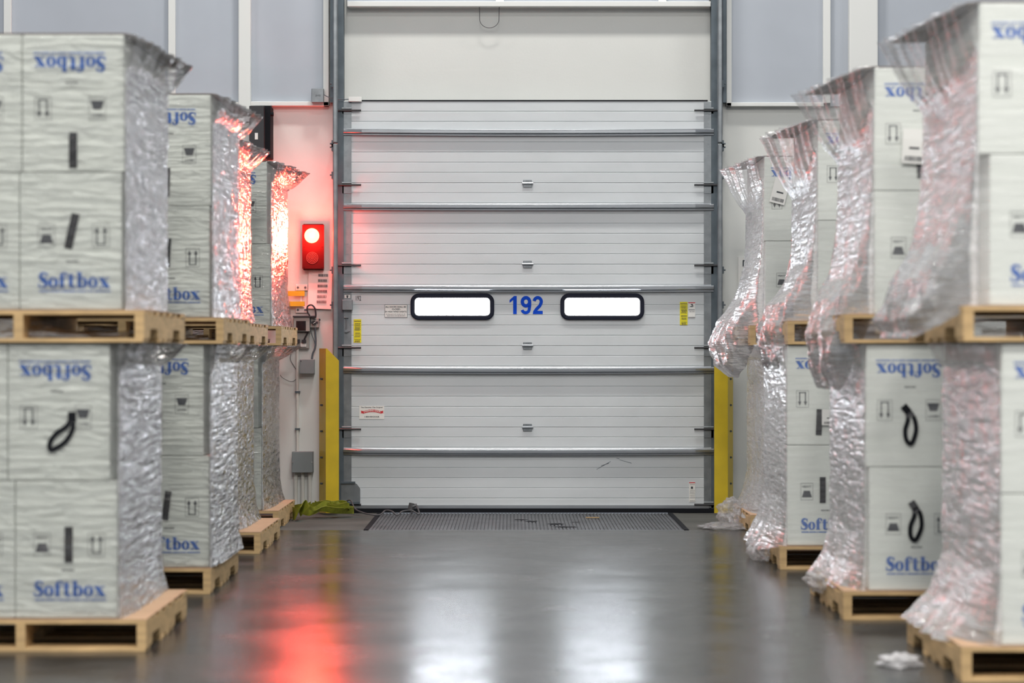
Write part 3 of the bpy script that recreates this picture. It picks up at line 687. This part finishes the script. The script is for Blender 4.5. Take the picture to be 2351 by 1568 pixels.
def make_carton(printed):
    o = bpy.data.objects.new('carton', ME_box); C.objects.link(o)
    b = o.modifiers.new('bevel', 'BEVEL'); b.width = .004; b.segments = 2
    if printed:
        for me in (ME_logo, ME_heavy, ME_arrow, ME_cap):
            c_ = bpy.data.objects.new(me.name, me); C.objects.link(c_); c_.parent = o
    return o
# ------------------------------------------------------------------ pallets
PW, PD, PH = 1.016, 1.22, .128
def make_pallet():
    r = empty('pallet', (0, 0, 0)); rr = random.Random(11)
    for x in (-PW/2, -.019, PW/2-.038):
        # stringer with two fork notches, outline in YZ
        z0, z1 = .016, .112
        pts = [(0, z0), (.16, z0)]
        for a in (.16, .83):
            pts += [(a, z0+.0), (a+.012, z0+.034), (a+.03, z0+.040), (a+.20, z0+.040), (a+.218, z0+.034), (a+.23, z0)]
        pts += [(PD, z0), (PD, z1), (0, z1)]
        mb = MB(); mb.prism([(x, y, z) for y, z in pts], (.038, 0, 0)); mb.build('stringer', 'wood', r)
    ys = [0, .175, .345, .54, .715, .885, 1.08]
    for y in ys:
        wd = .14 if y in (0, 1.08) else .095
        MB().box(-PW/2+rr.uniform(-.004, .004), PW/2+rr.uniform(-.004, .004), y, y+wd, .112, PH).build('deckboard', 'wood', r, bevel=.0015)
    for y in (0, .40, .565, .73, 1.08):
        wd = .14 if y in (0, 1.08) else .09
        MB().box(-PW/2+rr.uniform(-.004, .004), PW/2+rr.uniform(-.004, .004), y, y+wd, 0, .016).build('bottom_board', 'wood', r, bevel=.0015)
    return r
# ------------------------------------------------------------------ stretch film
def smooth(t): t = max(0, min(1, t)); return t*t*(3-2*t)
def interp(tab, v):
    for (a, b) in zip(tab, tab[1:]):
        if v <= b[0]:
            t = (v-a[0])/(b[0]-a[0]) if b[0] > a[0] else 0
            t = t*t*(3-2*t)*.5+t*.5
            return [p+(q-p)*t for p, q in zip(a[1:], b[1:])]
    return list(tab[-1][1:])
def make_film(xa_, xo, y0, y1, z0, z1, side, tab, seed, fun=.11, funh=.15, front_clear=.10, side_milk=.5, front_skirt=0):
    """closed shell of film round one load. xa_: aisle face, xo: outer face, tab: aisle profile (v, z, out)"""
    rnd_ = random.Random(seed); sg_ = 1 if xa_ > xo else -1     # outward sign on the aisle side
    NF, NS, NB = 44, 70, 24; e = .007
    U = []                                    # (x, y, nx, ny, kind, t)
    cr = .02
    for i in range(NF+1): t = i/NF; U.append((xo+(xa_-xo)*t, y0, 0, -1, 'f', t))
    for i in range(1, 4): a = PI/2*i/4; U.append((xa_, y0, sg_*math.sin(a), -math.cos(a), 'c', i/4))
    for i in range(NS+1): t = i/NS; U.append((xa_, y0+(y1-y0)*t, sg_, 0, 's', t))
    for i in range(1, 4): a = PI/2*i/4; U.append((xa_, y1, sg_*math.cos(a), math.sin(a), 'k', i/4))
    for i in range(NB+1): t = i/NB; U.append((xa_+(xo-xa_)*t, y1, 0, 1, 'b', t))
    for i in range(1, 4): a = PI/2*i/4; U.append((xo, y1, -sg_*math.sin(a), math.cos(a), 'o', i/4))
    for i in range(NB+1): t = i/NB; U.append((xo, y1+(y0-y1)*t, -sg_, 0, 'o', t))
    for i in range(1, 4): a = PI/2*i/4; U.append((xo, y0, -sg_*math.cos(a), -math.sin(a), 'o', i/4))
    NV = 84; verts = []; dens = []
    n = len(U); H = z1-z0
    for j in range(NV+1):
        v = j/NV; zb = z0+H*v
        for (x, y, nx, ny, kd, t) in U:
            if kd == 's': wgt = .35+.65*smooth(t/.35) if False else smooth(.25+t*2.2); g = .30+.75*t**.8
            elif kd == 'c': wgt = smooth(.25)*t; g = .30*t
            elif kd == 'k': wgt = 1-.5*t; g = 1.05
            elif kd == 'b': wgt = .5*(1-t); g = 1-.7*t
            elif kd == 'o': wgt = 0; g = .3
            else: wgt = 0; g = 0
            sz, so = (zb, 0)
            if tab: sz, so = interp(tab, v)
            z = zb+(sz-zb)*wgt; off = e+so*wgt
            p = Vector((x, y, z))
            # wrinkles
            q = Vector((x*2+seed*3.1, y*6+z*3.0, z*7-y*4.0)); wr = noise.fractal(q, 1, 2, 4)
            ridge = (1-abs(noise.noise(Vector((x*5+seed, y*16+z*6, z*10-y*13)))*2))**3
            amp = .0022 if kd == 'f' else .007
            off += amp*abs(wr)+ (.0022*ridge if kd != 'f' else .0005*ridge) + so*wgt*(.16*noise.noise(Vector((y*9+seed, x*4, z*7)))+.12*noise.noise(Vector((y*27, x*4+seed, z*11))))
            ft = max(0, (zb-(z1-funh))/funh)
            if ft > 0 and g > 0:
                rip = 1+.09*math.sin(y*46+x*40+seed+ft*1.5)+.22*noise.noise(Vector((y*11, seed, x*5)))
                off += fun*g*(ft**.6)*rip
                z += .010*noise.noise(Vector((x*7, y*9, seed)))*ft
            d = .10
            if kd == 'f': d = front_clear
            elif kd == 'c': d = front_clear+(side_milk-front_clear)*t
            elif kd in 'sk': d = side_milk*(.8+.5*noise.noise(Vector((y*3, z*2, seed))))
            elif kd in 'bo': d = .25
            if ft > .1 and kd in 'sckb': d = min(d, .14)
            if wgt > 0 and so > .04: d = max(.60, d*.9)
            verts.append((x+nx*off, y+ny*off, z)); dens.append(max(.03, min(.95, d)))
    faces = []
    for j in range(NV):
        for i in range(n):
            q = (i+1) % n; faces.append((j*n+i, j*n+q, (j+1)*n+q, (j+1)*n+i))
    # lid: top rows pulled inward over the cartons
    base = (NV)*n; cxm, cym = (xa_+xo)/2, (y0+y1)/2
    prev = base
    for sc, dz in ((.97, .004), (.6, .002), (.2, .004)):
        st_ = len(verts)
        for (x, y, *_r) in U:
            verts.append((cxm+(x-cxm)*sc, cym+(y-cym)*sc, z1+dz+.003*abs(noise.noise(Vector((x*8, y*8, seed)))))); dens.append(.12)
        for i in range(n):
            q = (i+1) % n; faces.append((prev+i, prev+q, st_+q, st_+i))
        prev = st_
    faces.append(tuple(prev+i for i in range(n)))
    me = bpy.data.meshes.new('stretch_film'); me.from_pydata(verts, [], faces); me.update()
    at = me.attributes.new('layers', 'FLOAT', 'POINT'); at.data.foreach_set('value', dens)
    o = link('stretch_film', me, 'film' if xa_ > xo else 'film_soft', smooth=True)
    return o
def crumple(name, c, rx, ry, rz, seed, dens=.45, amp=.35, parent=None, flat=0):
    import bmesh
    bm = bmesh.new(); bmesh.ops.create_icosphere(bm, subdivisions=5, radius=1)
    for v in bm.verts:
        p = v.co.copy(); n1 = noise.fractal(p*1.8+Vector((seed, 0, 0)), 1, 2, 4); r2 = (1-abs(noise.noise(p*4+Vector((0, seed, 0)))*2))**2
        k = 1+amp*n1+amp*.35*r2
        v.co = Vector((p.x*rx*k, p.y*ry*k, p.z*rz*k))
    for v in bm.verts:
        v.co += Vector(c)
        if flat: v.co.z = max(v.co.z, .004)
    me = bpy.data.meshes.new(name); bm.to_mesh(me); bm.free()
    at = me.attributes.new('layers', 'FLOAT', 'POINT'); at.data.foreach_set('value', [dens]*len(me.vertices))
    return link(name, me, 'film_soft', parent, smooth=True)

# ------------------------------------------------------------------ stacks
ZL, ZU = .133, 1.383          # carton floor heights of lower and upper load
UP0 = 1.251
NM = {'L1': 'nearest left', 'L2': 'second left', 'L3': 'third left', 'L4': 'farthest left', 'R1': 'nearest right', 'R2': 'second right', 'R3': 'third right', 'R4': 'farthest right'}
def tab_lower(drop=.0, out=.03, Z=ZL): return [(0, Z-drop, out), (.10, Z+.09, out*.35), (.22, Z+.25, 0), (1, Z+2*BH, 0)]
def tab_bag(z_lo, z_peak, out_lo, out_pk, z_top):   # loose film bellying out over the pallet then hanging
    return [(0, z_lo, out_lo), (.10, z_lo+(z_peak-z_lo)*.35, out_pk*.85), (.20, z_peak, out_pk), (.32, z_peak+.16, out_pk*.72), (.50, (z_peak+z_top)/2+.04, out_pk*.28), (.62, z_top, .01), (.75, z_top+.15, 0), (1, ZU+2*BH, 0)]
# name: D, side, pallet x lower, pallet x upper, carton aisle x (lower-bottom, lower-top, upper-bottom, upper-top), film tables, funnel sizes (lower, upper)
ST = {
 'L1': (9.77, -1, -1.478, -1.487, (-1.598, -1.628, -1.580, -1.570), tab_lower(0, .03), tab_lower(0, .0, ZU), .11, .112),
 'L2': (12.07, -1, -1.504, -1.44, (-1.515, -1.542, -1.512, -1.505), tab_lower(0, .03), tab_lower(0, .015, ZU), .10, .12),
 'L3': (14.46, -1, -1.505, -1.583, (-1.68, -1.68, -1.70, -1.70), tab_lower(0, .05), tab_lower(0, .03, ZU), .11, .125),
 'L4': (16.38, -1, -1.582, -1.563, (-1.70, -1.722, -1.640, -1.662), tab_lower(0, .04), tab_lower(0, .04, ZU), .14, .15),
 'R1': (8.87, 1, 1.649, 1.656, (1.80, 1.80, 1.757, 1.717), tab_lower(.02, .17), tab_bag(1.27, 1.34, .17, .19, 1.85), .06, .17),
 'R2': (10.91, 1, 1.496, 1.50, (1.615, 1.600, 1.638, 1.638), tab_lower(.02, .10), tab_bag(1.03, 1.30, .10, .16, 1.75), .08, .20),
 'R3': (13.42, 1, 1.487, 1.53, (1.530, 1.530, 1.70, 1.70), tab_lower(.05, .12), tab_bag(1.06, 1.33, .12, .22, 1.72), .06, .20),
 'R4': (15.95, 1, 1.575, 1.57, (1.685, 1.675, 1.672, 1.665), tab_lower(.05, .10), tab_bag(1.03, 1.27, .12, .26, 1.80), .06, .17),
}
HANDLES = {  # (stack, load, layer): kind, x, z(from carton centre, in the carton's own frame before inversion), tilt
 ('L1', 0, 0): ('strip', .01, .02, 0), ('L1', 0, 1): ('loop', -.02, .10, PI), ('L1', 1, 0): ('strip', .005, .04, .22), ('L1', 1, 1): ('strip', .0, .19, 0),
 ('L2', 0, 0): ('strip', -.005, .03, .12), ('L2', 0, 1): ('strip', .02, .13, .03), ('L2', 1, 0): ('strip', -.005, .045, .06), ('L2', 1, 1): ('strip', .015, .16, .03),
 ('L4', 0, 0): ('strip', 0, .03, 0), ('L4', 1, 0): ('strip', 0, .04, 0),
 ('R1', 1, 0): ('loop', 0, .05, 0), ('R2', 0, 0): ('loop', .01, .02, -.6), ('R2', 0, 1): ('loop', .0, .10, PI-.7), ('R2', 1, 0): ('strip', .0, .04, -.10), ('R2', 1, 1): ('strip', .0, .15, -.06),
 ('R3', 0, 0): ('strip', -.01, .03, 0), ('R3', 0, 1): ('strip', .03, .15, .04), ('R4', 1, 0): ('strip', -.01, .06, .2), ('R4', 1, 1): ('strip', -.01, .17, .22),
}
carton_p = make_carton(True); carton_q = make_carton(False); pallet0 = make_pallet(); used = {}
def fresh(o):
    return dup(o)            # the pattern itself is removed at the end
sheet0 = MB().box(-PW/2, PW/2, .0, PD-.01, 0, .0035).build('cardboard_sheet', 'card')
for si, (nm, (D, sd, xpl, xpu, xbs, tl_, tu_, fl_, fu_)) in enumerate(ST.items()):
    for lv in (0, 1):
        xp = (xpl, xpu)[lv]; zp = (0, UP0)[lv]; zc0 = (ZL, ZU)[lv]; lev = ('lower', 'upper')[lv]
        pc = xp+sd*PW/2
        p = fresh(pallet0); p.location = (pc, D, zp)
        tag(p, ('tan wooden pallet on the floor under the %s stack' if lv == 0 else 'tan wooden pallet between the two loads of the %s stack') % NM[nm], 'pallet', 'wooden pallets')
        sh = fresh(sheet0); sh.location = (pc, D, zp+PH+.0005); tag(sh, 'brown cardboard sheet on the pallet under the %s load of the %s stack' % (lev, NM[nm]), 'cardboard sheet', 'cardboard slip sheets')
        y0 = D+.025
        if lv == 1:
            mb = MB(); N, K = 40, 8
            for i in range(N+1):
                t = i/N
                for k in range(K+1):
                    v = k/K; top_ = .100-.055*smooth((t-.45)/.35)
                    mb.v.append((pc-sd*(-PW/2+.05)-sd*(PW-.14)*t, D+.10+.02*noise.noise(Vector((t*9, v*3, si)))+.05*v, zp+.018+(top_-.018)*v+.006*noise.noise(Vector((t*7, si, v)))*v))
            for i in range(N):
                for k in range(K): q = i*(K+1)+k; mb.f.append((q, q+1, q+K+2, q+K+1))
            me = bpy.data.meshes.new('film_scrap'); me.from_pydata(mb.v, [], mb.f); at = me.attributes.new('layers', 'FLOAT', 'POINT'); at.data.foreach_set('value', [.35]*len(me.vertices))
            tag(link('film_scrap', me, 'film', smooth=True), 'loose clear film bunched inside the raised pallet of the %s stack' % NM[nm], 'plastic film', 'loose film inside the raised pallets')
        for ly in (0, 1):
            xa_ = xbs[lv*2+ly]; inv = ly == 1
            for (ci, ri, pos) in ((0, 0, 'aisle-side front'), (1, 0, 'outer front'), (0, 1, 'aisle-side middle'), (0, 2, 'aisle-side rear')):
                b = fresh(carton_p if ri == 0 else carton_q)
                cx_ = xa_+sd*(BW/2+BW*ci); b.location = (cx_, y0+BD/2+ri*(BD+.001), zc0+BH/2+ly*BH)
                b.rotation_euler = (0, PI if inv else 0, 0)
                tag(b, '%s %s white carton of the %s load on the %s stack' % (('bottom', 'top')[ly], pos, lev, NM[nm]), 'box', 'white cartons stacked on pallets')
                hk = HANDLES.get((nm, lv, ly))
                if ri == 0 and hk and ci == 0: strap(b, hk[0], hk[1], hk[2], hk[3])
                elif ri == 0 and ci == 1: strap(b, 'strip', 0, .04 if ly == 0 else .18, .05)
        xm = max(xbs[lv*2:lv*2+2]) if sd < 0 else min(xbs[lv*2:lv*2+2])
        xo = (min(xbs[lv*2:lv*2+2]) if sd < 0 else max(xbs[lv*2:lv*2+2]))+sd*2*BW
        f = make_film(xm, xo, y0, y0+3*BD+.004, zc0, zc0+2*BH, sd, (tl_, tu_)[lv], si*2+lv+1, (fl_, fu_)[lv], .15 if lv else .13,
                      front_clear=.06 if sd < 0 else .18, side_milk=.74 if sd < 0 else .86)
        tag(f, 'clear stretch film wrapped around the %s load of the %s stack' % (lev, NM[nm]), 'plastic wrap', 'stretch film on the loads')
        fu = (fl_, fu_)[lv]; zt = zc0+2*BH+.002; mb = MB(); N = 14; ov = lambda t: fu*(.30+.75*t**.8)*.82
        xin = xo-sd*.02
        for i in range(N+1):
            t = i/N; y = y0+(3*BD)*t; x = xm-sd*ov(t); zz = zt-.004*math.sin(t*9)
            for z in (0, .004): mb.v += [(xin, y, zt+z), (xm, y, zt+z), (x, y, min(zz, zt)-.004+z)]
        for i in range(N):
            k = i*6
            for a_, b_ in ((0, 1), (1, 2)): mb.f += [(k+a_, k+b_, k+6+b_, k+6+a_), (k+3+a_, k+9+a_, k+9+b_, k+3+b_)]
            mb.f += [(k+2, k+5, k+11, k+8), (k, k+6, k+9, k+3)]
        mb.f += [(0, 3, 4, 1), (1, 4, 5, 2), (N*6, N*6+1, N*6+4, N*6+3), (N*6+1, N*6+2, N*6+5, N*6+4)]
        tag(mb.build('cardboard_sheet', 'card_grey'), 'grey brown cardboard jutting out atop the %s load of the %s stack' % (lev, NM[nm]), 'cardboard sheet', 'cardboard covers on top of the loads')
# labels stuck on two right-hand loads
def carrier_label(x0, y0, x1, y1, ang, D, lab):
    c = W((x0+x1)/2, (y0+y1)/2, D); wd = (x1-x0)*D/F; ht = (y1-y0)*D/F
    mb = MB().box(-wd/2, wd/2, 0, .001, -ht/2, ht/2); o = mb.build('shipping_label', 'paper', loc=c); o.rotation_euler = (0, ang, 0)
    mb = MB(); x = -wd*.38; rr = random.Random(4)
    while x < wd*.38:
        q = x+rr.uniform(.001, .004); mb.poly([(x, -.001, -ht*.42), (q, -.001, -ht*.42), (q, -.001, -ht*.28), (x, -.001, -ht*.28)]); x = q+.0018
    mb.poly([(-wd*.2, -.001, -ht*.08), (wd*.25, -.001, -ht*.08), (wd*.25, -.001, -ht*.02), (-wd*.2, -.001, -ht*.02)])
    mb.build('barcode', 'ink', o); tag(o, lab, 'label', 'shipping labels')
carrier_label(2072, 296, 2124, 376, -.06*-1, 10.91+.008, 'white barcode label stuck on the upper load of the second right stack')
carrier_label(1773, 410, 1808, 468, .25, 15.95+.008, 'tilted white barcode label stuck on the upper load of the farthest right stack')
carrier_label(1887, 940, 1925, 976, 0, 13.42+.008, 'white label stuck on the lower load of the third right stack')
for o in (carton_p, carton_q, pallet0, sheet0):
    for ch in list(o.children): bpy.data.objects.remove(ch)
    bpy.data.objects.remove(o)
# ------------------------------------------------------------------ loose film
h = crumple('film_heap', W(1675, 1190, 16.75)+Vector((0, 0, .03)), .085, .22, .10, 3, .3, .3, flat=1); tag(h, 'crumpled clear film heap on the floor by the farthest right pallet', 'plastic film', 'loose film on the floor')
crumple('film_tail', W(1668, 1207, 16.5), .14, .20, .018, 9, .25, .5, h, flat=1)
h = crumple('film_heap', W(1740, 1262, 14.1), .055, .28, .06, 5, .35, .4, flat=1); tag(h, 'pinched clear film tail on the floor beside the third right pallet', 'plastic film', 'loose film on the floor')
h = crumple('film_heap', W(2066, 1518, 9.35), .075, .10, .022, 6, .6, .5, flat=1); tag(h, 'small scrap of crumpled film on the floor before the nearest right pallet', 'plastic film', 'loose film on the floor')
h = crumple('film_tail', W(1893, 1330, 11.7), .07, .2, .05, 8, .4, .5); tag(h, 'bunched clear film resting on the edge of the second right lower pallet', 'plastic film', 'loose film on the pallets')
